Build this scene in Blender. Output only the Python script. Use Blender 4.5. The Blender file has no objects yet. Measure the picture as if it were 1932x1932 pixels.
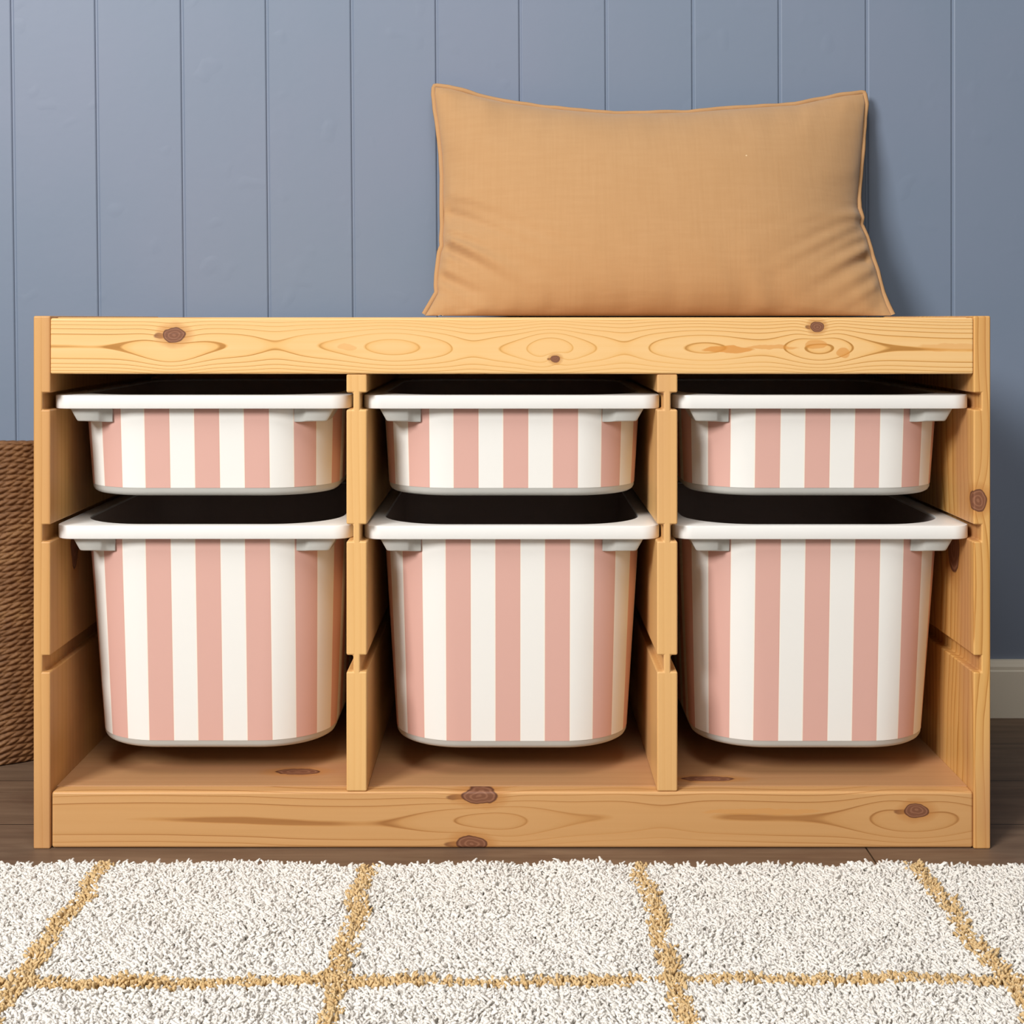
import bpy, bmesh, math, random
import numpy as np
from mathutils import Vector, noise as mn

random.seed(7)
rng = np.random.default_rng(11)
S = bpy.context.scene
C = S.collection

# ---------------------------------------------------------------- camera
cam = bpy.data.cameras.new('camera')
cam.sensor_width = 36.0
cam.lens = 2747.0 / 1932.0 * 36.0
cam.shift_y = -364.0 / 1932.0
cam.clip_start = 0.05
co = bpy.data.objects.new('camera', cam)
co.location = (0.0, -1.43, 0.5206)
co.rotation_euler = (math.radians(90), 0, 0)
C.objects.link(co)
S.camera = co

# ---------------------------------------------------------------- world, lights, exposure
W = bpy.data.worlds.new('world')
S.world = W
W.use_nodes = True
W.node_tree.nodes['Background'].inputs[0].default_value = (1.0, 0.95, 0.90, 1)
W.node_tree.nodes['Background'].inputs[1].default_value = 0.055


def area(name, loc, target, size, power, color=(1, 1, 1), size_y=None):
    l = bpy.data.lights.new(name, 'AREA')
    l.energy = power
    l.color = color
    l.shape = 'RECTANGLE'
    l.size = size
    l.size_y = size_y or size
    o = bpy.data.objects.new(name, l)
    o.location = loc
    d = Vector(target) - Vector(loc)
    o.rotation_euler = d.to_track_quat('-Z', 'Y').to_euler()
    C.objects.link(o)
    return o


area('window_light', (-2.05, -2.9, 2.15), (0, 0.1, 0.45), 1.15, 178, (1.0, 0.985, 0.96))
area('overhead_fill', (-0.1, -1.05, 2.35), (0, 0.2, 0.5), 0.9, 26, (1.0, 0.97, 0.93))  # added overhead fill: grades the wall downwards and brightens the rug
area('room_light', (0.9, -3.2, 1.4), (0, 0.1, 0.3), 1.8, 9, (1.0, 0.97, 0.93))

S.view_settings.view_transform = 'Standard'
S.view_settings.look = 'None'
S.view_settings.gamma = 1.0
S.view_settings.use_curve_mapping = False
S.view_settings.exposure = -0.16


# ---------------------------------------------------------------- helpers
def mesh_obj(name, verts, faces, mats=None, parent=None, smooth=None, face_mats=None):
    me = bpy.data.meshes.new(name)
    me.from_pydata([tuple(v) for v in verts], [], faces)
    for m in (mats or []):
        me.materials.append(m)
    if face_mats is not None:
        me.polygons.foreach_set('material_index', face_mats)
    bm = bmesh.new()
    bm.from_mesh(me)
    bmesh.ops.recalc_face_normals(bm, faces=bm.faces)
    bm.to_mesh(me)
    bm.free()
    if smooth is not None:
        me.polygons.foreach_set('use_smooth', [True] * len(me.polygons))
        me.set_sharp_from_angle(angle=math.radians(smooth))
    me.update()
    o = bpy.data.objects.new(name, me)
    C.objects.link(o)
    if parent:
        o.parent = parent
    return o


def box(name, x0, x1, y0, y1, z0, z1, mat, parent=None, bevel=0.0015, seg=3):
    v = [(x, y, z) for x in (x0, x1) for y in (y0, y1) for z in (z0, z1)]
    f = [(0, 1, 3, 2), (4, 6, 7, 5), (0, 4, 5, 1), (2, 3, 7, 6), (0, 2, 6, 4), (1, 5, 7, 3)]
    o = mesh_obj(name, v, f, [mat], parent)
    add_bevel(o, bevel, seg)
    return o


def add_bevel(o, w, seg=3):
    if w <= 0:
        return
    m = o.modifiers.new('bevel', 'BEVEL')
    m.width = w
    m.segments = seg
    m.limit_method = 'ANGLE'
    m.angle_limit = math.radians(40)
    m.harden_normals = True
    o.data.polygons.foreach_set('use_smooth', [True] * len(o.data.polygons))


def prism_y(name, prof, y0, y1, mat, parent=None, bevel=0.0015):
    n = len(prof)
    v = [(x, y0, z) for x, z in prof] + [(x, y1, z) for x, z in prof]
    f = [tuple(range(n)), tuple(range(2 * n - 1, n - 1, -1))]
    f += [(i, (i + 1) % n, n + (i + 1) % n, n + i) for i in range(n)]
    o = mesh_obj(name, v, f, [mat], parent)
    add_bevel(o, bevel, 3)
    return o


def empty(name, loc, label=None, cat=None, group=None):
    o = bpy.data.objects.new(name, None)
    o.location = loc
    o.empty_display_size = 0.05
    C.objects.link(o)
    tag(o, label, cat, group)
    return o


def tag(o, label=None, cat=None, group=None, kind=None):
    if label:
        o['label'] = label
    if cat:
        o['category'] = cat
    if group:
        o['group'] = group
    if kind:
        o['kind'] = kind
    return o


class N:
    """small node-tree writer"""
    def __init__(self, name):
        self.m = bpy.data.materials.new(name)
        self.m.use_nodes = True
        self.t = self.m.node_tree
        self.b = self.t.nodes['Principled BSDF']

    def new(self, kind, **kw):
        n = self.t.nodes.new(kind)
        for k, v in kw.items():
            setattr(n, k, v)
        return n

    def link(self, a, b):
        self.t.links.new(a, b)

    def put(self, sock, v):
        if isinstance(v, bpy.types.NodeSocket):
            self.link(v, sock)
        else:
            sock.default_value = v

    def math(self, op, a, b=None, clamp=False):
        n = self.new('ShaderNodeMath', operation=op, use_clamp=clamp)
        self.put(n.inputs[0], a)
        if b is not None:
            self.put(n.inputs[1], b)
        return n.outputs[0]

    def vmath(self, op, a, b=None, out=0):
        n = self.new('ShaderNodeVectorMath', operation=op)
        self.put(n.inputs[0], a)
        if b is not None:
            self.put(n.inputs[1], b)
        return n.outputs[out]

    def noise(self, vec, scale, detail=2.0, rough=0.5, dist=0.0):
        n = self.new('ShaderNodeTexNoise')
        self.put(n.inputs['Vector'], vec)
        n.inputs['Scale'].default_value = scale
        n.inputs['Detail'].default_value = detail
        n.inputs['Roughness'].default_value = rough
        n.inputs['Distortion'].default_value = dist
        return n.outputs[0]

    def ramp(self, fac, stops, interp='LINEAR'):
        n = self.new('ShaderNodeValToRGB')
        n.color_ramp.interpolation = interp
        e = n.color_ramp.elements
        while len(e) < len(stops):
            e.new(0.5)
        for el, (p, c) in zip(e, stops):
            el.position = p
            el.color = (c, c, c, 1) if isinstance(c, (int, float)) else (*c, 1)
        self.put(n.inputs[0], fac)
        return n.outputs[0]

    def mix(self, fac, a, b, mode='MIX'):
        n = self.new('ShaderNodeMix', data_type='RGBA', blend_type=mode)
        self.put(n.inputs[0], fac)
        self.put(n.inputs[6], a if isinstance(a, bpy.types.NodeSocket) else (*a, 1))
        self.put(n.inputs[7], b if isinstance(b, bpy.types.NodeSocket) else (*b, 1))
        return n.outputs[2]

    def coord(self, which='Object'):
        return self.new('ShaderNodeTexCoord').outputs[which]

    def bump(self, h, strength, dist):
        n = self.new('ShaderNodeBump')
        n.inputs['Strength'].default_value = strength
        n.inputs['Distance'].default_value = dist
        self.put(n.inputs['Height'], h)
        self.link(n.outputs[0], self.b.inputs['Normal'])

    def base(self, c):
        self.put(self.b.inputs['Base Color'], c if isinstance(c, bpy.types.NodeSocket) else (*c, 1))

    def rough(self, r, spec=None):
        self.put(self.b.inputs['Roughness'], r)
        if spec is not None:
            self.b.inputs['Specular IOR Level'].default_value = spec


def srgb(r, g, b):
    def f(c):
        c /= 255.0
        return c / 12.92 if c <= 0.04045 else ((c + 0.055) / 1.055) ** 2.4
    return (f(r), f(g), f(b))


def wood(name, axis, ring=0.008, light=(0.80, 0.50, 0.20), mid=(0.72, 0.38, 0.115), dark=(0.50, 0.22, 0.05),
         knots=(), swells=(), warp=0.010, line=1.0, along=1.6, across=11.0, yk=0.6, seed=0.0, blush=0.0, amber=(), arch=None):
    """pine board; knots = (centre xyz, half sizes xyz, push), swells = (centre, sizes, amplitude)"""
    n = N(name)
    p = n.coord()
    if axis == 'X':
        sc = (along, across, across)
        cross = (0.0, yk, 1.0)
        fine = (3.0, 190.0, 190.0)
    elif axis == 'Z':
        sc = (across, across, along)
        cross = (1.0, yk, 0.0)
        fine = (190.0, 190.0, 3.0)
    else:
        sc = (across, along, across)
        cross = (1.0, 0.0, yk)
        fine = (190.0, 3.0, 190.0)
    ps = n.vmath('ADD', p, (seed, seed * 1.7, seed * 0.6))
    v = n.vmath('MULTIPLY', ps, sc)
    f = n.vmath('DOT_PRODUCT', p, cross, out=1)
    w = n.math('SUBTRACT', n.noise(v, 1.0, 1.5, 0.45), 0.5)
    if arch:
        # flat-sawn board: rings as parabolas about a wandering heart line
        zc, kk, wander = arch
        nx = n.noise(n.vmath('MULTIPLY', ps, (3.2, 1.0, 0.0)), 1.0, 1.5, 0.5)
        dz = n.math('SUBTRACT', n.math('ADD', f, n.math('MULTIPLY', n.math('SUBTRACT', nx, 0.5), wander)), zc)
        f = n.math('MULTIPLY', n.math('MULTIPLY', dz, dz), kk)
    f = n.math('ADD', f, n.math('MULTIPLY', w, warp * 2.6))
    w2 = n.math('SUBTRACT', n.noise(n.vmath('MULTIPLY', v, (4, 4, 4)), 1.0, 2.0, 0.5), 0.5)
    f = n.math('ADD', f, n.math('MULTIPLY', w2, warp * 0.28))

    def gauss(c, s, wob=0.0):
        d = n.vmath('SUBTRACT', p, c)
        if wob:
            nn = n.new('ShaderNodeTexNoise')
            n.put(nn.inputs['Vector'], ps)
            nn.inputs['Scale'].default_value = 60
            off = n.vmath('MULTIPLY', n.vmath('SUBTRACT', nn.outputs[1], (0.5, 0.5, 0.5)), (wob, wob, wob))
            d = n.vmath('ADD', d, off)
        d = n.vmath('DIVIDE', d, s)
        d2 = n.vmath('DOT_PRODUCT', d, d, out=1)
        return d2
    for c, s, a in swells:
        g = n.math('POWER', 2.71828, n.math('MULTIPLY', gauss(c, s), -1.0))
        f = n.math('ADD', f, n.math('MULTIPLY', g, a))
    kd = []
    tails = []
    for c, s, a in knots:
        big = tuple(k * 2.1 for k in s)
        g = n.math('POWER', 2.71828, n.math('MULTIPLY', gauss(c, big), -1.0))
        f = n.math('ADD', f, n.math('MULTIPLY', g, a))
        kd.append(gauss(c, s, min(s) * 0.9))
        if arch and a > 0:
            tails.append(gauss((c[0] - s[0] * 1.22, c[1], c[2] - s[2] * 0.1), (s[0] * 0.6, s[1], s[2] * 0.38), min(s) * 0.5))
    r = n.math('FRACT', n.math('ADD', n.math('DIVIDE', f, ring), 20.0))
    prof = n.ramp(r, [(0.0, 0.0), (0.66, 0.07), (0.84, 0.32), (0.94, 1.0), (1.0, 0.0)] if arch else
                  [(0.0, 0.0), (0.45, 0.10), (0.80, 0.42), (0.92, 1.0), (1.0, 0.0)])
    vary = n.ramp(n.noise(n.vmath('MULTIPLY', v, (1.3, 1.3, 1.3)), 1.0, 1.0), [(0.3, 0.35), (0.7, 1.0)])
    prof = n.math('MULTIPLY', prof, n.math('MULTIPLY', vary, line), clamp=True)
    col = n.mix(n.ramp(prof, [(0.0, 0.0), (0.5, 0.85), (1.0, 1.0)]), light, mid)
    col = n.mix(n.ramp(prof, [(0.0, 0.0), (0.5, 0.0), (1.0, 1.0)]), col, dark)
    fn = n.noise(n.vmath('MULTIPLY', ps, fine), 1.0, 3.0, 0.6)
    col = n.mix(n.ramp(fn, [(0.35, 0.0), (0.75, 0.30)]), col, mid)
    lo = n.noise(n.vmath('MULTIPLY', ps, tuple(k * 0.7 for k in sc)), 1.0, 2.0)
    col = n.mix(n.ramp(lo, [(0.4, 0.0), (0.8, 0.35)]), col, mid)
    if blush:
        bl = n.noise(n.vmath('MULTIPLY', ps, tuple(k * 1.1 for k in sc)), 1.0, 1.0)
        col = n.mix(n.ramp(bl, [(0.45, 0.0), (0.62, blush)]), col, (0.50, 0.235, 0.12))
    for c, s, st in amber:
        g = n.ramp(gauss(c, s, 0.006), [(0.0, st), (0.75, st), (1.0, 0.0)])
        col = n.mix(g, col, (0.66, 0.27, 0.05))
    for d2 in tails:
        col = n.mix(n.ramp(d2, [(0.5, 0.85), (1.0, 0.0)]), col, (0.17, 0.065, 0.030))
    for d2 in kd:
        halo = n.ramp(n.math('DIVIDE', d2, 4.0), [(0.0, 0.75), (0.30, 0.55), (0.8, 0.0)])
        col = n.mix(halo, col, (0.50, 0.21, 0.055))
        kr = n.math('SINE', n.math('MULTIPLY', n.math('SQRT', d2), 18.0))
        kc = n.mix(n.ramp(kr, [(0.0, 0.0), (1.0, 1.0)]), (0.21, 0.085, 0.045), (0.30, 0.135, 0.075))
        kc = n.mix(n.ramp(d2, [(0.62, 0.0), (0.88, 1.0)]), kc, (0.11, 0.038, 0.02))
        col = n.mix(n.ramp(d2, [(0.84, 1.0), (1.0, 0.0)]), col, kc)
    n.base(col)
    n.rough(0.42, 0.35)
    n.bump(n.math('ADD', n.math('MULTIPLY', fn, 0.4), n.math('MULTIPLY', prof, -0.5)), 0.25, 0.0006)
    return n.m


# ---------------------------------------------------------------- structure materials
def mat_wall():
    n = N('blue_wall_paint')
    p = n.coord()
    lo = n.noise(p, 3.5, 3.0)
    n.base(n.mix(n.ramp(lo, [(0.35, 0.0), (0.7, 1.0)]), (0.178, 0.226, 0.308), (0.194, 0.232, 0.318)))
    b1 = n.noise(p, 70.0, 3.0, 0.6)
    b2 = n.ramp(n.noise(p, 26.0, 1.0), [(0.66, 0.0), (0.78, 1.0)])
    b3 = n.noise(n.vmath('MULTIPLY', p, (14, 14, 4)), 1.0, 2.0)
    h = n.math('ADD', n.math('ADD', n.math('MULTIPLY', b1, 0.35), n.math('MULTIPLY', b2, 0.5)), n.math('MULTIPLY', b3, 0.8))
    n.bump(h, 0.35, 0.0012)
    n.rough(0.5, 0.35)
    return n.m


def mat_floor():
    n = N('brown_floor_planks')
    p = n.coord()
    br = n.new('ShaderNodeTexBrick')
    br.offset = 0.37
    n.put(br.inputs['Vector'], n.vmath('ADD', p, (0.395, 0.072, 0)))
    br.inputs['Scale'].default_value = 1.0
    br.inputs['Brick Width'].default_value = 1.18
    br.inputs['Row Height'].default_value = 0.142
    br.inputs['Mortar Size'].default_value = 0.0009
    br.inputs['Mortar Smooth'].default_value = 0.2
    br.inputs['Bias'].default_value = 0.0
    br.inputs['Color1'].default_value = (0.0, 0.0, 0.0, 1)
    br.inputs['Color2'].default_value = (1.0, 1.0, 1.0, 1)
    g = n.noise(n.vmath('MULTIPLY', p, (4.0, 60.0, 1.0)), 1.0, 5.0, 0.65, 0.4)
    g2 = n.noise(n.vmath('MULTIPLY', p, (9.0, 22.0, 1.0)), 1.0, 3.0, 0.6, 0.6)
    col = n.ramp(g, [(0.25, (0.105, 0.062, 0.038)), (0.55, (0.19, 0.122, 0.078)), (0.8, (0.27, 0.185, 0.120))])
    col = n.mix(n.ramp(g2, [(0.45, 0.0), (0.75, 0.55)]), col, (0.115, 0.060, 0.037))
    col = n.mix(n.math('MULTIPLY', br.outputs[0], 0.28), col, (0.13, 0.10, 0.075))
    col = n.mix(br.outputs[1], col, (0.015, 0.009, 0.006))
    n.base(col)
    n.rough(0.5, 0.35)
    n.bump(n.math('SUBTRACT', n.math('MULTIPLY', g, 0.3), br.outputs[1]), 0.3, 0.001)
    return n.m


def mat_baseboard():
    n = N('cream_baseboard_paint')
    p = n.coord()
    n.base((0.84, 0.78, 0.65))
    n.bump(n.noise(p, 40.0, 3.0), 0.15, 0.001)
    n.rough(0.4)
    return n.m


# ---------------------------------------------------------------- structure
WY = 0.481
wallm = mat_wall()


def px_wall(px):
    return (px - 966.0) / 2747.0 * (1.43 + WY)


# vertical tongue-and-groove boards: joints at z=0.73 with a slight lean
joints = [25.5, 184, 345.5, 505.5, 665.5, 825.5, 983, 1145, 1308.5, 1471.5, 1636, 1797.5]
lst = []
for i in range(-5, 18):
    if i < 0:
        px = 25.5 + 161 * i
    elif i >= len(joints):
        px = 1797.5 + 162.5 * (i - 11)
    else:
        px = joints[i]
    lean = max(0.0, (11 - i) * 0.66) + 0.3            # px per 600 px
    lst.append((px_wall(px), lean / 600.0))
gw, gd = 0.0019, 0.0020
zs = np.linspace(0, 2.2, 23)
xs_off = []
for x0, k in lst:
    for dx, dy in ((-gw * 1.6, 0.0), (-gw, 0.0006), (-gw * 0.55, gd), (gw * 0.55, gd), (gw, 0.0006), (gw * 1.6, 0.0)):
        xs_off.append((x0 + dx, k, dy))
xs_off = [(-1.7, 0, 0.0)] + xs_off + [(1.7, 0, 0.0)]
verts, faces = [], []
nc = len(xs_off)
for z in zs:
    for x0, k, dy in xs_off:
        verts.append((x0 + (0.73 - z) * k, WY + dy, z))
for j in range(len(zs) - 1):
    for i in range(nc - 1):
        a = j * nc + i
        faces.append((a, a + nc, a + nc + 1, a + 1))
b0 = len(verts)
verts += [(-1.7, WY + 0.05, 0), (1.7, WY + 0.05, 0), (1.7, WY + 0.05, 2.2), (-1.7, WY + 0.05, 2.2)]
faces.append((b0, b0 + 1, b0 + 2, b0 + 3))
wall = mesh_obj('wall_back', verts, faces, [wallm])
tag(wall, kind='structure')

fl = mesh_obj('floor', [(-1.7, -2.2, 0), (1.7, -2.2, 0), (1.7, WY + 0.02, 0), (-1.7, WY + 0.02, 0),
                        (-1.7, -2.2, -0.03), (1.7, -2.2, -0.03), (1.7, WY + 0.02, -0.03), (-1.7, WY + 0.02, -0.03)],
              [(0, 1, 2, 3), (7, 6, 5, 4), (0, 4, 5, 1), (1, 5, 6, 2), (2, 6, 7, 3), (3, 7, 4, 0)], [mat_floor()])
tag(fl, kind='structure')

bp = [(WY, 0.0), (0.469, 0.0), (0.469, 0.0605), (0.4705, 0.0625), (0.4705, 0.0665), (0.4725, 0.0700), (0.4745, 0.0745), (WY, 0.0745)]
v = [(-1.7, y, z) for y, z in bp] + [(1.7, y, z) for y, z in bp]
k = len(bp)
bb = mesh_obj('baseboard_back', v, [tuple(range(k)), tuple(range(2 * k - 1, k - 1, -1))] +
              [(i, (i + 1) % k, k + (i + 1) % k, k + i) for i in range(k)], [mat_baseboard()])
tag(bb, kind='structure')

# ---------------------------------------------------------------- storage bench
ZT = 0.5237
bench = empty('storage_bench', (0, 0.22, 0),
              'knotty pine storage bench with six striped bins on grooved runners', 'storage bench')


def P(px, py, y=-0.22):      # point of the bench front plane in bench coordinates
    return ((px - 966) / 1921.0, y, 0.5206 - (py - 602) / 1921.0)


def K(px, py, sx, sz, a, sy=0.03, y=-0.22):
    return (P(px, py, y), (sx / 1921.0, sy, sz / 1921.0), a)


ZC1 = P(0, 655)[2] - 0.25 * 0.22
rail_top_m = wood('pine_top_rail', 'X', ring=1.0, warp=0.42, line=2.1, across=15, along=2.2, yk=0.25, arch=(ZC1, 6600.0, 0.012),
                  light=(0.84, 0.545, 0.245), mid=(0.79, 0.44, 0.140), dark=(0.44, 0.20, 0.042),
                  knots=[K(329, 632, 22, 15, 2.0), K(1048, 677, 9, 7, 1.2), K(1541, 616, 13, 11, 1.8)],
                  swells=[K(325, 668, 60, 60, -1.9), K(738, 655, 90, 70, -1.5), K(1038, 651, 55, 60, -1.9), K(520, 655, 50, 60, 0.8),
                          K(1330, 655, 90, 60, -1.3), K(1545, 660, 70, 60, -2.4), K(890, 655, 40, 60, 0.7), K(1180, 655, 40, 50, 0.8)],
                  amber=[K(1375, 660, 52, 7, 0.8), K(1540, 650, 22, 9, 0.6), K(1455, 655, 55, 4, 0.55),
                         K(1592, 665, 14, 10, 0.65), K(1800, 655, 70, 8, 0.35), K(655, 655, 20, 6, 0.3)])
ZC2 = P(0, 1546)[2] - 0.25 * 0.22
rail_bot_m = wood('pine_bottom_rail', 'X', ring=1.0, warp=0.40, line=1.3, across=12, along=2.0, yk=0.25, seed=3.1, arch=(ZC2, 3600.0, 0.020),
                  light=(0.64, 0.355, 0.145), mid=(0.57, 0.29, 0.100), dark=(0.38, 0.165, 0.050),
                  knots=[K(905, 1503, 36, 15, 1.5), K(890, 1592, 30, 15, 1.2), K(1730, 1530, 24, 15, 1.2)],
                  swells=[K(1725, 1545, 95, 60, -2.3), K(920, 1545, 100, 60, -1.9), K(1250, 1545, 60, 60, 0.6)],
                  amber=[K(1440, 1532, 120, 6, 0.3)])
post_l = wood('pine_left_upright', 'Z', ring=0.0075, warp=0.005, line=0.9, seed=1.3,
              light=(0.68, 0.385, 0.14), mid=(0.58, 0.30, 0.09), dark=(0.42, 0.20, 0.055), blush=0.45,
              knots=[((-0.4535, -0.14, 0.285), (0.01, 0.013, 0.024), 0.002)])
post_r = wood('pine_right_upright', 'Z', ring=0.0080, warp=0.0125, line=2.0, seed=5.7, along=3.2, across=14,
              light=(0.74, 0.43, 0.145), mid=(0.66, 0.335, 0.09), dark=(0.48, 0.22, 0.05), blush=0.55,
              knots=[((0.4575, -0.22, 0.342), (0.0088, 0.014, 0.0115), 0.008),
                     ((0.4535, -0.155, 0.285), (0.01, 0.020, 0.026), 0.003)])
post_m = wood('pine_dividers', 'Z', ring=0.0065, warp=0.004, line=0.42, seed=9.4,
              light=(0.78, 0.475, 0.19), mid=(0.70, 0.385, 0.13), dark=(0.55, 0.27, 0.07), blush=0.3)
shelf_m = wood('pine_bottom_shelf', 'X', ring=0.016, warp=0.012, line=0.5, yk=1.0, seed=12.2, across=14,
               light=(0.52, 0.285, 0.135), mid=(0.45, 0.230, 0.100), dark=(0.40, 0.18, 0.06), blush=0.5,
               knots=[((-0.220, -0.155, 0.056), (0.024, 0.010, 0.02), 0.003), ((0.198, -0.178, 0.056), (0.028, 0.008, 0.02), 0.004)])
top_m = wood('pine_top_board', 'X', ring=0.014, warp=0.014, line=1.3, yk=1.0, seed=15.0)

SL = [(0.4316, 0.4482), (0.3020, 0.3186), (0.1738, 0.1900)]     # runner grooves (bottom, top)


def upright_profile(xi, xo, depth):
    """xi = inner face, xo = outer face"""
    s = 1 if xo > xi else -1
    pr = [(xo, 0.0), (xi, 0.0)]
    for z0, z1 in sorted(SL):
        pr += [(xi, z0), (xi + s * depth, z0), (xi + s * depth, z1), (xi, z1)]
    pr += [(xi, ZT), (xo, ZT)]
    return pr


sp = prism_y('side_panel', upright_profile(-0.4535, -0.4702, 0.0078), -0.22, 0.22, post_l, bench, 0.0016)
sp = prism_y('side_panel', upright_profile(0.4535, 0.4702, 0.0078), -0.22, 0.22, post_r, bench, 0.0016)


def divider_profile(x0, x1, d):
    zt, zb = 0.4665, 0.0560
    a = [(x0, zb)]
    for z0, z1 in sorted(SL):
        a += [(x0, z0), (x0 + d, z0), (x0 + d, z1), (x0, z1)]
    a += [(x0, zt), (x1, zt)]
    for z0, z1 in sorted(SL, reverse=True):
        a += [(x1, z1), (x1 - d, z1), (x1 - d, z0), (x1, z0)]
    a += [(x1, zb)]
    return a


for x0, x1 in ((-0.1629, -0.1426), (0.1426, 0.1629)):
    prism_y('divider', divider_profile(x0, x1, 0.0067), -0.2185, 0.211, post_m, bench, 0.0018)

box('top_rail', -0.4535, 0.4535, -0.220, -0.1995, 0.4666, 0.5216, rail_top_m, bench, 0.0020)
box('top_board', -0.4535, 0.4535, -0.1993, 0.2200, 0.5060, 0.5223, top_m, bench, 0.0015)
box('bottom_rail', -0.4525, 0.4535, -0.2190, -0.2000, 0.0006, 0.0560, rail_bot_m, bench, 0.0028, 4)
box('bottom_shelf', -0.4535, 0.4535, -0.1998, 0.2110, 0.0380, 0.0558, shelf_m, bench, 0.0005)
box('back_panel', -0.4620, 0.4620, 0.2112, 0.2180, 0.0250, 0.5058, post_m, bench, 0.0)

nm = N('steel')
nm.base((0.6, 0.6, 0.62))
nm.b.inputs['Metallic'].default_value = 1.0
nm.rough(0.3)
steel = nm.m
# small steel corner fitting high up inside the left bay
cv, cf = [], []
for j, (yy, rr) in enumerate(((0.196, 0.0), (0.196, 0.0030), (0.1975, 0.0042), (0.203, 0.0042), (0.203, 0.0022), (0.2112, 0.0022), (0.2112, 0.0))):
    for i in range(16):
        a = i / 16 * 2 * math.pi
        cv.append((-0.4320 + rr * math.cos(a) * 1.5, yy, 0.4535 + rr * math.sin(a)))
for j in range(6):
    for i in range(16):
        cf.append((j * 16 + i, j * 16 + (i + 1) % 16, (j + 1) * 16 + (i + 1) % 16, (j + 1) * 16 + i))
sc_ = mesh_obj('metal_fitting', cv, cf, [steel], bench, 40)
sc_['label'] = 'small shiny steel fitting'

# ---------------------------------------------------------------- bins
n = N('white_bin_plastic')
n.base((0.86, 0.855, 0.83))
n.rough(0.32, 0.45)
n.bump(n.noise(n.coord(), 300.0, 2.0), 0.06, 0.0004)
white = n.m
n = N('pale_grey_bin_plastic')
n.base((0.53, 0.53, 0.50))
n.rough(0.36, 0.4)
grey = n.m
n = N('shaded_bin_inside')
n.base((0.46, 0.38, 0.35))  # white bin's inside, darkened in the colour to stand for shade
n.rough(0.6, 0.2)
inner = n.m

n = N('striped_sticker')
uv = n.new('ShaderNodeUVMap').outputs[0]
sx = n.new('ShaderNodeSeparateXYZ')
n.link(uv, sx.inputs[0])
at = n.new('ShaderNodeAttribute', attribute_type='OBJECT', attribute_name='stripe_offset')
PER = 0.0497
t_ = n.math('FRACT', n.math('ADD', n.math('DIVIDE', n.math('SUBTRACT', sx.outputs[0], at.outputs['Fac']), PER), 20.0 + 0.2525))
# pink occupies 0..0.505 of the period
pink = n.ramp(t_, [(0.0, 0.0), (0.006, 1.0), (0.500, 1.0), (0.508, 0.0)])
edge = n.ramp(t_, [(0.0, 1.0), (0.015, 0.0), (0.485, 0.0), (0.500, 1.0), (0.508, 0.0), (0.995, 0.0), (1.0, 1.0)])
pk = n.mix(n.math('MULTIPLY', edge, 0.5), (0.70, 0.415, 0.355), (0.62, 0.29, 0.235))
wb = n.mix(n.ramp(t_, [(0.508, 1.0), (0.525, 0.0), (0.975, 0.0), (0.995, 1.0)]), (0.86, 0.85, 0.815), (0.93, 0.86, 0.74))
n.base(n.mix(pink, wb, pk))
n.rough(0.42, 0.35)
sticker = n.m

NCOR = 14


def outline(hw, y0, y1, rf, rb, ncor=NCOR):
    """rounded rectangle, counter-clockwise starting at back centre; rf = front radius"""
    pts = []
    for cx, cy, r, a0 in ((-hw + rb, y1 - rb, rb, 90), (-hw + rf, y0 + rf, rf, 180), (hw - rf, y0 + rf, rf, 270), (hw - rb, y1 - rb, rb, 0)):
        for i in range(ncor + 1):
            a = math.radians(a0 + 90.0 * i / ncor)
            pts.append((cx + r * math.cos(a), cy + r * math.sin(a)))
    return pts


def loft(rings, cap0=False, cap1=False):
    v, f = [], []
    m = len(rings[0][0])
    for pts, z in rings:
        v += [(x, y, z) for x, y in pts]
    for j in range(len(rings) - 1):
        for i in range(m):
            i2 = (i + 1) % m
            f.append((j * m + i, j * m + i2, (j + 1) * m + i2, (j + 1) * m + i))
    if cap0:
        f.append(tuple(range(m)))
    if cap1:
        b = (len(rings) - 1) * m
        f.append(tuple(range(b + m - 1, b - 1, -1)))
    return v, f


RIMT = 0.0135
RY0, RY1 = 0.0, 0.405           # rim front / back in bin coordinates


def bin_dims(z, h):
    """outer wall at height z of a bin h tall (rim included): half width, front y, back y"""
    t = (h - RIMT - z)
    return 0.1325 - 0.056 * t, 0.0115 + 0.075 * t, RY1 - 0.014 - 0.06 * t


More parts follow.
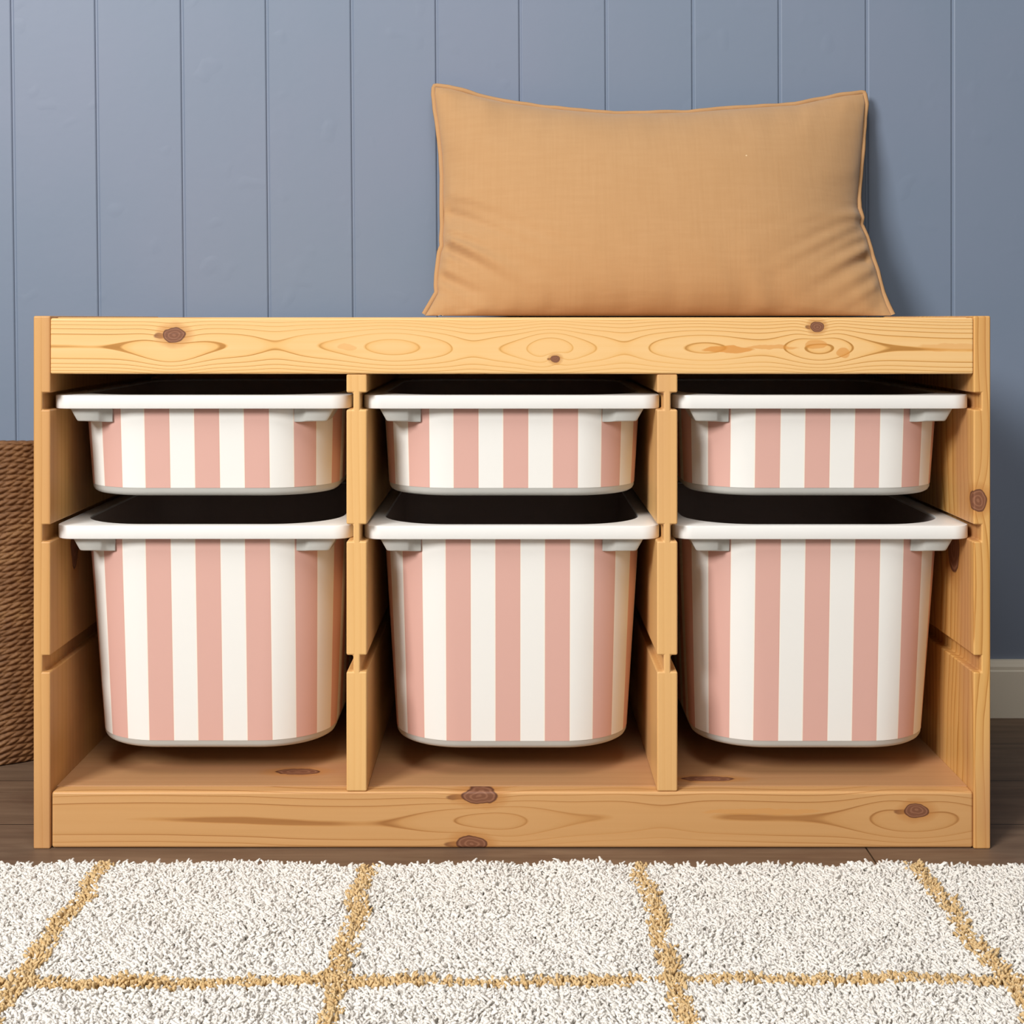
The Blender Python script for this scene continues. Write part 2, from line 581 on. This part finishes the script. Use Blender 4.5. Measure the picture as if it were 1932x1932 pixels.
def make_bin(h, label, group):
    root = empty('storage_bin', (0, 0, 0), label, 'storage bin', group)
    rings = []
    # outside, bottom up
    for dz, ins in ((0.0, 0.0075), (0.0006, 0.0040), (0.0022, 0.0014), (0.0050, 0.0)):
        hw, a, b = bin_dims(dz, h)
        rings.append((outline(hw - ins, a + ins, b - ins, 0.070 - ins, 0.05 - ins), dz))
    nz = 10
    for i in range(1, nz + 1):
        z = 0.005 + (h - RIMT - 0.005 + 0.004) * i / nz
        hw, a, b = bin_dims(z, h)
        rings.append((outline(hw, a, b, 0.070, 0.05), z))
    v, f = loft(rings, cap0=True)
    mesh_obj('bin_body', v, f, [grey], root, 50)
    # inside wall, with shade put into its colour
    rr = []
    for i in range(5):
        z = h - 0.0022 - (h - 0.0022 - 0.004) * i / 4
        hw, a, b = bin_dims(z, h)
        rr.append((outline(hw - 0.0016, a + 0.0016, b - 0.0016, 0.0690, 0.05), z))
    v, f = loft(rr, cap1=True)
    mesh_obj('bin_inside', v, f, [inner], root, 50)['label'] = 'inside of the bin with shade painted into its colour'
    # rim
    hw, a, b = bin_dims(h, h)
    oh, orr = 0.148, 0.019
    opn = lambda e: outline(hw - 0.0016 + e, a + 0.0016 - e, b - 0.0016 + e, 0.0690 + e, 0.05 + e)
    out = lambda e: outline(oh - e, RY0 + e, RY1 - e, orr - e, orr - e)
    z0 = h - RIMT
    rings = [(opn(0), h - 0.006), (opn(0), h - 0.0008), (opn(0.0007), h), (out(0.0012), h), (out(0.0003), h - 0.0004), (out(0), h - 0.0014),
             (out(0), z0 + 0.0012), (out(0.0004), z0 + 0.0003), (out(0.0014), z0), (opn(0.0035), z0)]
    v, f = loft(rings)
    mesh_obj('rim', v, f, [white], root, 35)
    # corner brackets under the rim
    for s in (-1, 1):
        top = [(-0.1318, 0.0100), (-0.1285, 0.0078), (-0.1045, 0.0082), (-0.1022, 0.0100), (-0.1000, 0.0128), (-0.0960, 0.0148), (-0.0908, 0.0152), (-0.0908, 0.045), (-0.1318, 0.075)]
        v, f = [], []
        lv = [(z0 + 0.0002, 0.0, 0.0), (z0 - 0.0110, 0.0062, 0.0004), (z0 - 0.0128, 0.0073, 0.0012)]
        for z, dx, dy in lv:
            for q, (x, y) in enumerate(top):
                kx = dx if q in (0, 1, 8) else 0.0
                v.append((s * (x + kx), y + dy, z - ((0, 0, 0, 0.0004, 0.0010, 0.0014, 0.0014, 0.0014, 0)[q] if z < z0 else 0.0)))
        m = len(top)
        for j in range(2):
            for i in range(m):
                f.append((j * m + i, j * m + (i + 1) % m, (j + 1) * m + (i + 1) % m, (j + 1) * m + i))
        f += [tuple(range(m)), tuple(range(3 * m - 1, 2 * m - 1, -1))]
        o = mesh_obj('corner_bracket', v, f, [grey], root)
        add_bevel(o, 0.0007, 2)
    # striped sticker wrapped round the front and sides, slightly outside the wall
    e = 0.00035
    v, f, uvs = [], [], []
    nz = 12
    zb = 0.0086
    sel = None
    for j in range(nz + 1):
        z = zb + (z0 - 0.0003 - zb) * j / nz
        hw, a, b = bin_dims(z, h)
        pts = outline(hw + e, a - e, b, 0.070 + e, 0.05)
        pts = pts[NCOR + 1: 3 * (NCOR + 1)]
        p0, p1 = pts[0], pts[-1]
        pts = [(p0[0], 0.26)] + pts[:NCOR + 1] + [((pts[NCOR][0] + pts[NCOR + 1][0]) / 2, pts[NCOR][1])] + pts[NCOR + 1:] + [(p1[0], 0.26)]
        L = [0.0]
        for q in range(1, len(pts)):
            L.append(L[-1] + math.hypot(pts[q][0] - pts[q - 1][0], pts[q][1] - pts[q - 1][1]))
        mid_ = L[NCOR + 2]
        v += [(x, y, z) for x, y in pts]
        uvs += [(l - mid_, z) for l in L]
        m = len(pts)
    for j in range(nz):
        for i in range(m - 1):
            f.append((j * m + i, j * m + i + 1, (j + 1) * m + i + 1, (j + 1) * m + i))
    o = mesh_obj('striped_sticker', v, f, [sticker], root, 50)
    ul = o.data.uv_layers.new(name='UVMap')
    for lp in o.data.loops:
        ul.data[lp.index].uv = uvs[lp.vertex_index]
    o['label'] = 'sticker with vertical pink and white stripes'
    o['stripe_offset'] = 0.0
    return root


HS, HD = 0.1024, 0.2295
BASE_S = 0.4317 + RIMT - HS
BASE_D = 0.3021 + RIMT - HD
shallow = make_bin(HS, 'x', 'shallow bins on the upper runners')
deep = make_bin(HD, 'x', 'deep bins on the lower runners')


def copy_tree(src):
    c = src.copy()
    C.objects.link(c)
    for ch in src.children:
        d = ch.copy()
        C.objects.link(d)
        d.parent = c
    return c


spots = [
    (shallow, -0.3090, 0.0120, BASE_S, 0.0040, 'shallow pink and white striped bin in the left bay, directly below the top rail'),
    (shallow, -0.0003, 0.0115, BASE_S, 0.0040, 'shallow pink and white striped bin in the middle bay, directly below the top rail'),
    (shallow, 0.3080, 0.0125, BASE_S, -0.0025, 'shallow pink and white striped bin in the right bay, directly below the top rail'),
    (deep, -0.3072, 0.0150, BASE_D, 0.0028, 'deep pink and white striped bin in the left bay, nearest the rope basket'),
    (deep, -0.0002, 0.0130, BASE_D, -0.0040, 'deep pink and white striped bin in the middle bay, between both dividers'),
    (deep, 0.3088, 0.0135, BASE_D, -0.0030, 'deep pink and white striped bin in the right bay, farthest from the basket'),
]
seen = set()
for proto, x, y, z, off, lab in spots:
    o = proto if proto.name not in seen else copy_tree(proto)
    seen.add(proto.name)
    o.location = (x, y, z)
    o['label'] = lab
    for ch in o.children:
        if ch.name.startswith('striped_sticker'):
            ch['stripe_offset'] = off

# ---------------------------------------------------------------- cushion
n = N('ochre_linen')
p = n.coord()
uvn = n.new('ShaderNodeUVMap').outputs[0]
wa = n.noise(n.vmath('MULTIPLY', uvn, (260.0, 14.0, 1.0)), 1.0, 3.0, 0.6)
wb_ = n.noise(n.vmath('MULTIPLY', uvn, (24.0, 170.0, 1.0)), 1.0, 3.0, 0.6)
th = n.math('ADD', n.math('MULTIPLY', wa, 0.5), n.math('MULTIPLY', wb_, 0.5))
col = n.mix(n.ramp(th, [(0.38, 0.0), (0.62, 1.0)]), (0.470, 0.270, 0.125), (0.495, 0.290, 0.138))
lo = n.noise(p, 14.0, 2.0)
col = n.mix(n.ramp(lo, [(0.4, 0.0), (0.7, 0.35)]), col, (0.46, 0.262, 0.118))
vo = n.new('ShaderNodeTexVoronoi')
vo.inputs['Scale'].default_value = 21.0
n.put(vo.inputs['Vector'], p)
slub = n.ramp(vo.outputs['Distance'], [(0.016, 0.7), (0.028, 0.0)])
col = n.mix(slub, col, (0.85, 0.66, 0.42))
n.base(col)
n.rough(0.9, 0.1)
n.b.inputs['Sheen Weight'].default_value = 0.25
n.b.inputs['Sheen Roughness'].default_value = 0.5
n.bump(n.math('ADD', th, n.math('MULTIPLY', n.noise(p, 55.0, 2.0), 0.8)), 0.35, 0.0010)
linen = n.m
n = N('ochre_linen_piping')
n.base((0.48, 0.275, 0.13))
n.rough(0.9, 0.1)
n.bump(n.noise(n.coord(), 400.0, 2.0), 0.4, 0.0006)
pipe_m = n.m

Lz = [(0.5246, -0.1060), (0.535, -0.1000), (0.553, -0.0905), (0.562, -0.0920), (0.575, -0.0915), (0.590, -0.0900), (0.603, -0.0885), (0.612, -0.0850), (0.622, -0.0862), (0.64, -0.0855), (0.67, -0.0868), (0.70, -0.0872), (0.73, -0.0890), (0.76, -0.0930), (0.79, -0.0975), (0.812, -0.1003), (0.8222, -0.0995)]
Rz = [(0.5246, 0.4630), (0.535, 0.4590), (0.553, 0.4540), (0.58, 0.4500), (0.60, 0.4455), (0.622, 0.4420), (0.640, 0.4355), (0.648, 0.4380), (0.660, 0.4345), (0.672, 0.4355), (0.69, 0.4385), (0.72, 0.4440), (0.75, 0.4490), (0.78, 0.4535), (0.80, 0.4570), (0.8130, 0.4560)]
Tx = [(-0.0995, 0.8222), (-0.083, 0.8205), (-0.066, 0.8160), (-0.045, 0.8090), (-0.010, 0.8005), (0.030, 0.7945), (0.0645, 0.7900), (0.10, 0.7868), (0.133, 0.7842), (0.18, 0.7852), (0.229, 0.7862), (0.27, 0.7900), (0.320, 0.7935), (0.3665, 0.7965), (0.4000, 0.8040), (0.430, 0.8100), (0.4560, 0.8130)]
ZB, ZTOP = 0.5246, 0.822


def seam_y(z):
    t = (z - ZB) / (ZTOP - ZB)
    return 0.345 + (0.463 - 0.345) * (0.25 * t + 0.75 * t ** 0.9)


NU, NV = 150, 96


def curve_at(tab, t):
    """tab sampled by parameter t in 0..1 along its length"""
    a = np.array(tab)
    d = np.r_[0, np.cumsum(np.hypot(*(np.diff(a, axis=0).T)))]
    d /= d[-1]
    return np.interp(t, d, a[:, 0]), np.interp(t, d, a[:, 1])


us = np.linspace(0, 1, NU)
vs = np.linspace(0, 1, NV)
us = 0.75 * (0.5 - 0.5 * np.cos(us * math.pi)) + 0.25 * us
vs = 0.75 * (0.5 - 0.5 * np.cos(vs * math.pi)) + 0.25 * vs
lz, lx = curve_at(Lz, vs)
rz, rx = curve_at(Rz, vs)
tx, tz = curve_at(Tx, us)
bx_ = -0.1060 + (0.4630 + 0.1060) * us
bz_ = np.full_like(us, ZB)
cv_ = np.zeros((NV, NU, 2))
for j, v_ in enumerate(vs):
    for i, u_ in enumerate(us):
        for q, (Lq, Rq, Tq, Bq) in enumerate(((lx, rx, tx, bx_), (lz, rz, tz, bz_))):
            cv_[j, i, q] = ((1 - u_) * Lq[j] + u_ * Rq[j] + (1 - v_) * Bq[i] + v_ * Tq[i]
                            - ((1 - u_) * (1 - v_) * Bq[0] + u_ * (1 - v_) * Bq[-1] + (1 - u_) * v_ * Tq[0] + u_ * v_ * Tq[-1]))


def thick(u_, v_, front):
    a = 1 - abs(2 * u_ - 1) ** 2.6
    b = 1 - abs(2 * v_ - 1) ** 2.2
    t = 0.068 * (max(a, 0) ** 0.62) * (max(b, 0) ** 0.55)
    if not front:
        return t * 0.62
    t *= 1.0 + 0.22 * (v_ - 0.5)
    # gathers running in from the side seams
    dl, dr = u_, 1 - u_
    for d, sd in ((dl, 3.0), (dr, 8.0)):
        fade = math.exp(-(d / 0.13) ** 1.4) * min(1.0, d / 0.02)
        g = mn.noise(Vector((sd, v_ * 10.0 + d * 14.0 * (0.75 - v_), d * 2.5)))
        wm = 0.25 + (1.35 if sd == 3.0 else 1.0) * math.exp(-((v_ - 0.30) / 0.20) ** 2)
        g2 = mn.noise(Vector((sd + 4, v_ * 26.0 + d * 36.0 * (0.75 - v_), d * 3.0)))
        t += (0.0110 * g + 0.0070 * g2 * wm) * fade * wm
    for d, sd in ((v_, 5.0), (1 - v_, 11.0)):
        fade = math.exp(-(d / 0.16) ** 1.3) * min(1.0, d / 0.03)
        g = mn.noise(Vector((sd, u_ * 20.0 + d * 2.0, d * 2.0)))
        t += 0.0042 * g * fade
    t += 0.0040 * mn.noise(Vector((u_ * 3.2, v_ * 2.4, 2.0)))* min(1, 8 * u_ * (1 - u_)) * min(1, 8 * v_ * (1 - v_))
    return max(t, 0.0)


verts, faces, uvl = [], [], []
idx = {}
for side in (0, 1):
    for j in range(NV):
        for i in range(NU):
            edge_ = i in (0, NU - 1) or j in (0, NV - 1)
            if side == 1 and edge_:
                idx[(1, j, i)] = idx[(0, j, i)]
                continue
            x, z = cv_[j, i]
            t = 0 if edge_ else thick(us[i], vs[j], side == 0)
            y = seam_y(z)
            zz = z + (0.28 * t if side == 0 else -0.25 * t)
            if side == 0:
                zz = z + 0.10 * t
                y -= t
            else:
                y = min(y + t, WY - 0.004)
            zz = max(zz, 0.5226)
            idx[(side, j, i)] = len(verts)
            verts.append((x, y, zz))
            uvl.append((x, z))
for side in (0, 1):
    for j in range(NV - 1):
        for i in range(NU - 1):
            q = (idx[(side, j, i)], idx[(side, j, i + 1)], idx[(side, j + 1, i + 1)], idx[(side, j + 1, i)])
            faces.append(q if side == 0 else q[::-1])
cush = empty('cushion', (0.18, 0.345, 0.5223), 'plump ochre linen cushion leaning against the blue wall on top of the bench', 'cushion')
off = Vector((0.18, 0.345, 0.5223))
cover = mesh_obj('cushion_cover', [Vector(v) - off for v in verts], faces, [linen], cush, 180)
ul = cover.data.uv_layers.new(name='UVMap')
for lp in cover.data.loops:
    ul.data[lp.index].uv = uvl[lp.vertex_index]

# piped seam: a thin cord following the outline with little puckers
loop = [(cv_[0, i]) for i in range(NU)] + [(cv_[j, NU - 1]) for j in range(1, NV)] + \
       [(cv_[NV - 1, i]) for i in range(NU - 2, -1, -1)] + [(cv_[j, 0]) for j in range(NV - 2, 0, -1)]
cen = np.array([0.18, 0.67])
pp = []
for i, q in enumerate(loop):
    a, b = loop[i - 1], loop[(i + 1) % len(loop)]
    t = np.array(b) - np.array(a)
    t /= (np.linalg.norm(t) + 1e-9)
    nrm = np.array([t[1], -t[0]])
    wob = 0.0009 * mn.noise(Vector((q[0] * 45, q[1] * 45, 1.0)))
    c2 = np.array(q) + nrm * (0.0019 + wob)
    y = seam_y(c2[1]) + 0.004 * mn.noise(Vector((q[0] * 25, q[1] * 25, 5.0)))
    pp.append((Vector((c2[0], min(y, WY - 0.005), max(c2[1], 0.5255))), Vector((nrm[0], 0, nrm[1]))))
pv, pf = [], []
m = 8
for c_, nn_ in pp:
    for a in range(m):
        ang = a / m * 2 * math.pi
        pv.append(c_ - off + nn_ * (0.0031 * math.cos(ang)) + Vector((0, 1, 0)) * (0.0018 * math.sin(ang)))
L = len(pp)
for i in range(L):
    for a in range(m):
        pf.append((i * m + a, i * m + (a + 1) % m, ((i + 1) % L) * m + (a + 1) % m, ((i + 1) % L) * m + a))
mesh_obj('piped_seam', pv, pf, [pipe_m], cush, 180)

# ---------------------------------------------------------------- rope basket
n = N('brown_rope')
p = n.coord()
ns = n.noise(p, 38.0, 3.0, 0.6)
nf = n.noise(n.vmath('MULTIPLY', p, (260, 260, 520)), 1.0, 2.0)
col = n.ramp(ns, [(0.3, (0.145, 0.065, 0.026)), (0.55, (0.225, 0.108, 0.044)), (0.75, (0.30, 0.160, 0.065))])
col = n.mix(n.ramp(nf, [(0.4, 0.0), (0.7, 0.5)]), col, (0.11, 0.046, 0.018))
n.base(col)
n.rough(0.62, 0.3)
n.bump(nf, 0.4, 0.0008)
rope = n.m
n = N('basket_brown_lining')
n.base((0.22, 0.12, 0.06))  # even brown for the inside of the basket
n.rough(0.8)
lin = n.m

BH = 0.3775
BX, BYc = -0.706, 0.352
bhw, bhd, brad = 0.170, 0.096, 0.094
per_pts = outline(bhw, -bhd, bhd, brad, brad, 40)
pa = np.array(per_pts + [per_pts[0]])
dd = np.r_[0, np.cumsum(np.hypot(*(np.diff(pa, axis=0).T)))]
NA = 860
s_ = np.linspace(0, dd[-1], NA, endpoint=False)
cx_ = np.interp(s_, dd, pa[:, 0])
cy_ = np.interp(s_, dd, pa[:, 1])
tx_ = np.roll(cx_, -1) - np.roll(cx_, 1)
ty_ = np.roll(cy_, -1) - np.roll(cy_, 1)
nl = np.hypot(tx_, ty_)
nx_, ny_ = ty_ / nl, -tx_ / nl
ROW = 0.0074
NROW = int(BH / ROW)
ROW = BH / NROW
sub = 6
nzr = NROW * sub
zz_ = np.linspace(0, BH, nzr + 1)
tw = 0.0125
V3 = []
for j, z in enumerate(zz_):
    wav = np.array([mn.noise(Vector((x * 14, y * 14, z * 9.0))) for x, y in zip(cx_[::10], cy_[::10])])
    wav = np.interp(np.arange(NA), np.arange(0, NA, 10), wav, period=NA)
    zr = z / ROW + wav * 1.5 - 9.0 * np.clip(cx_ - 0.05, 0, 1)
    row = np.floor(zr)
    fr = zr - row
    prof = np.sqrt(np.clip(1 - (2 * fr - 1) ** 2, 0, 1))
    ph = (s_ / tw - fr * 1.15 + row * 0.37 + 1.5 * wav + 0.35 * np.sin(s_ * 41.0 + row * 2.3))
    st = np.abs(np.sin(np.pi * ph)) ** 0.6
    d = 0.0042 * (prof * (0.35 + 0.65 * st))
    if j == 0 or j == nzr:
        d = d * 0
    bulge = 0.004 * math.sin(math.pi * z / BH) - 0.006 * max(0.0, 1 - z / 0.03) ** 2
    V3.append(np.stack([cx_ + nx_ * (d + bulge), cy_ + ny_ * (d + bulge), z * (1 - 0.040 * (cy_ + bhd) / (2 * bhd))], 1))
V3 = np.concatenate(V3)
FF = []
for j in range(nzr):
    b0 = j * NA
    for i in range(NA):
        i2 = (i + 1) % NA
        FF.append((b0 + i, b0 + i2, b0 + NA + i2, b0 + NA + i))
base_n = len(V3)
FF.append(tuple(range(NA - 1, -1, -1)))
TILT = 1 - 0.040 * (cy_ + bhd) / (2 * bhd)
bas = empty('rope_basket', (BX, BYc, 0), 'brown twisted rope basket on the floor beside the bench', 'basket')
mesh_obj('basket_wall', V3, FF, [rope], bas, 180)
ins = 0.008
topr = np.stack([cx_, cy_, np.full(NA, BH)], 1)
rim_rings = []
for k_ in range(9):
    a = k_ / 8 * math.pi
    o_ = -ins / 2 + (0.0065) * math.cos(a)
    ph = np.abs(np.sin(np.pi * (s_ / tw + k_ * 0.12)))
    h_ = BH * TILT - 0.001 + (0.0022 + 0.0010 * ph) * math.sin(a)
    rim_rings.append(np.stack([cx_ + nx_ * o_, cy_ + ny_ * o_, h_ if isinstance(h_, np.ndarray) else np.full(NA, h_)], 1))
rim_rings.append(np.stack([cx_ - nx_ * ins * 1.3, cy_ - ny_ * ins * 1.3, BH * TILT - 0.012], 1))
vv = np.concatenate(rim_rings)
ff = [(j * NA + i, j * NA + (i + 1) % NA, (j + 1) * NA + (i + 1) % NA, (j + 1) * NA + i) for j in range(9) for i in range(NA)]
mesh_obj('basket_rim', vv, ff, [rope], bas, 180)
step = 10
ci, cj = cx_[::step] - nx_[::step] * ins * 1.2, cy_[::step] - ny_[::step] * ins * 1.2
mm = len(ci)
lv = [(x, y, BH * t_k - 0.010) for x, y, t_k in zip(ci, cj, TILT[::step])] + [(x * 0.97, y * 0.97, 0.012) for x, y in zip(ci, cj)]
lf = [(i, (i + 1) % mm, mm + (i + 1) % mm, mm + i) for i in range(mm)] + [tuple(range(mm, 2 * mm))]
mesh_obj('basket_inside', lv, lf, [lin], bas, 60)

# ---------------------------------------------------------------- shaggy rug
RX0, RX1, RYB, RYF = -0.80, 0.80, -0.0850, -0.62


def rug_edge(x):
    return RYB + 0.0045 * mn.noise(Vector((x * 5.5, 0.3, 0))) + 0.0030 * mn.noise(Vector((x * 17.0, 4.3, 0))) + 0.0012 * mn.noise(Vector((x * 60.0, 9.3, 0)))


def ochre(x, y):
    """pattern woven into the pile"""
    for x0, sl in ((-0.6245, 0.0), (-0.3745, 0.0), (-0.1315, 0.0), (0.1190, -0.02), (0.3695, -0.035), (0.6190, -0.03)):
        cx = x0 - sl * (y + 0.09) * -1.0 + 0.0065 * mn.noise(Vector((x0 * 9, y * 22.0, 3.0))) + 0.0028 * mn.noise(Vector((x0 * 9, y * 90.0, 6.0)))
        w = 0.0062 + 0.0020 * mn.noise(Vector((x0 * 5, y * 40.0, 8.0)))
        if abs(x - cx) < w:
            return True
    for y0 in (-0.3235, -0.5700):
        cy = y0 + 0.0065 * mn.noise(Vector((x * 11.0, y0 * 9, 3.0))) + 0.0025 * mn.noise(Vector((x * 60.0, y0 * 9, 6.0))) + 0.006 * x
        w = 0.0060 + 0.0016 * mn.noise(Vector((x * 40.0, y0 * 5, 8.0)))
        if 0.103 < x < 0.112:
            continue
        if abs(y - cy) < w:
            return True
    return False


def rug_mat(name, c1, c2):
    n = N(name)
    at = n.new('ShaderNodeAttribute', attribute_name='tuft')
    n.base(n.mix(at.outputs['Fac'], c1, c2))
    n.rough(0.95, 0.05)
    tr = n.new('ShaderNodeBsdfTranslucent')
    n.link(n.b.inputs['Base Color'].links[0].from_socket, tr.inputs[0])
    mx = n.new('ShaderNodeMixShader')
    mx.inputs[0].default_value = 0.12
    n.link(n.b.outputs[0], mx.inputs[1])
    n.link(tr.outputs[0], mx.inputs[2])
    n.link(mx.outputs[0], n.t.nodes['Material Output'].inputs[0])
    return n.m


cream = rug_mat('cream_pile', (0.89, 0.85, 0.79), (0.95, 0.915, 0.865))
och = rug_mat('ochre_pile', (0.68, 0.46, 0.215), (0.82, 0.61, 0.34))
rug = empty('shag_rug', (0, -0.35, 0), 'cream shaggy rug with an ochre grid pattern on the floor in front of the bench', 'rug')
# backing
gx = np.linspace(RX0 + 0.004, RX1 - 0.004, 161)
bv = []
for z in (0.0005, 0.0124):
    for x in gx:
        bv.append((x, rug_edge(x) - 0.0035 + 0.35, z))
    for x in gx[::-1]:
        bv.append((x, RYF + 0.35, z))
m2 = len(gx) * 2
bf = [tuple(range(m2)), tuple(range(2 * m2 - 1, m2 - 1, -1))] + [(i, (i + 1) % m2, m2 + (i + 1) % m2, m2 + i) for i in range(m2)]
mesh_obj('rug_backing', bv, bf, [cream], rug)

SPC = 0.0024
roots = []
yv = RYB + 0.006
while yv > RYF:
    xv = RX0
    while xv < RX1:
        x = xv + (random.random() - 0.5) * SPC * 1.3
        y = yv + (random.random() - 0.5) * SPC * 1.3
        if y < rug_edge(x):
            roots.append((x, y))
        xv += SPC
    yv -= SPC
nt = len(roots)
R = np.array(roots)
is_o = np.array([ochre(x, y) for x, y in roots])
ln = np.array([mn.noise(Vector((x * 16, y * 16, 0.0))) for x, y in roots])
ln2 = np.array([mn.noise(Vector((x * 45, y * 45, 3.0))) for x, y in roots])
dirn = np.array([mn.noise(Vector((x * 9, y * 9, 7.0))) for x, y in roots])
ang = dirn * 5.0 + rng.uniform(0, 2 * math.pi, nt) * 0.75
lean = rng.uniform(0.5, 1.5, nt) * np.where(is_o, 0.6, 1.0)
hgt = (0.0084 + 0.0030 * ln + 0.0014 * ln2 + rng.normal(0, 0.0007, nt)) * np.where(is_o, 1.16, 1.0)
rad = rng.uniform(0.0012, 0.0018, nt)
SEG = [(0.0, 0.9, 0.0), (0.45, 1.0, 0.25), (0.80, 1.05, 0.65), (0.97, 0.80, 0.95)]
K4 = 4
nper = len(SEG) * K4 + 1
V = np.zeros((nt, nper, 3))
ca, sa = np.cos(ang), np.sin(ang)
curl = rng.uniform(-0.8, 0.8, nt)
for q, (hz, rr, le) in enumerate(SEG):
    ox = le * lean * hgt * 0.75
    c2, s2 = np.cos(ang + curl * le), np.sin(ang + curl * le)
    px_ = R[:, 0] + c2 * ox
    py_ = R[:, 1] + s2 * ox
    pz_ = 0.0095 + hz * hgt
    for a in range(K4):
        t = a / K4 * 2 * math.pi + q * 0.5
        # ring tilted towards the lean
        r0 = rad * rr
        ux, uy = -s2, c2
        V[:, q * K4 + a, 0] = px_ + r0 * (math.cos(t) * ux + math.sin(t) * c2 * 0.6)
        V[:, q * K4 + a, 1] = py_ + r0 * (math.cos(t) * uy + math.sin(t) * s2 * 0.6)
        V[:, q * K4 + a, 2] = pz_ - r0 * math.sin(t) * 0.7 * min(1, le * 2)
c2, s2 = np.cos(ang + curl * 1.05), np.sin(ang + curl * 1.05)
V[:, -1, 0] = R[:, 0] + c2 * lean * hgt * 0.80
V[:, -1, 1] = R[:, 1] + s2 * lean * hgt * 0.80
V[:, -1, 2] = 0.0095 + hgt * 1.0
V[:, :, 1] += 0.35
tf = []
for q in range(len(SEG) - 1):
    for a in range(K4):
        tf.append((q * K4 + a, q * K4 + (a + 1) % K4, (q + 1) * K4 + (a + 1) % K4, (q + 1) * K4 + a))
quads = np.array(tf)
b = (len(SEG) - 1) * K4
tris = np.array([(b + a, b + (a + 1) % K4, nper - 1) for a in range(K4)])
offs = (np.arange(nt) * nper)[:, None, None]
Q = (quads[None] + offs).reshape(nt, -1)
T = (tris[None] + offs).reshape(nt, -1)
loops = np.concatenate([Q, T], axis=1).reshape(-1)
nq, ntr = len(quads), len(tris)
cnt = np.tile(np.r_[np.full(nq, 4), np.full(ntr, 3)], nt)
starts = np.r_[0, np.cumsum(cnt)[:-1]]
me = bpy.data.meshes.new('pile')
me.vertices.add(nt * nper)
me.vertices.foreach_set('co', V.reshape(-1))
me.loops.add(len(loops))
me.loops.foreach_set('vertex_index', loops.astype(np.int32))
me.polygons.add(len(cnt))
me.polygons.foreach_set('loop_start', starts.astype(np.int32))
me.materials.append(cream)
me.materials.append(och)
me.polygons.foreach_set('material_index', np.repeat(is_o.astype(np.int32), nq + ntr))
me.polygons.foreach_set('use_smooth', np.ones(len(cnt), dtype=bool))
att = me.attributes.new('tuft', 'FLOAT', 'POINT')
att.data.foreach_set('value', np.repeat(rng.uniform(0, 1, nt), nper).astype(np.float32))
me.update()
me.validate()
pile = bpy.data.objects.new('pile', me)
C.objects.link(pile)
pile.parent = rug
tag(pile, kind='stuff')
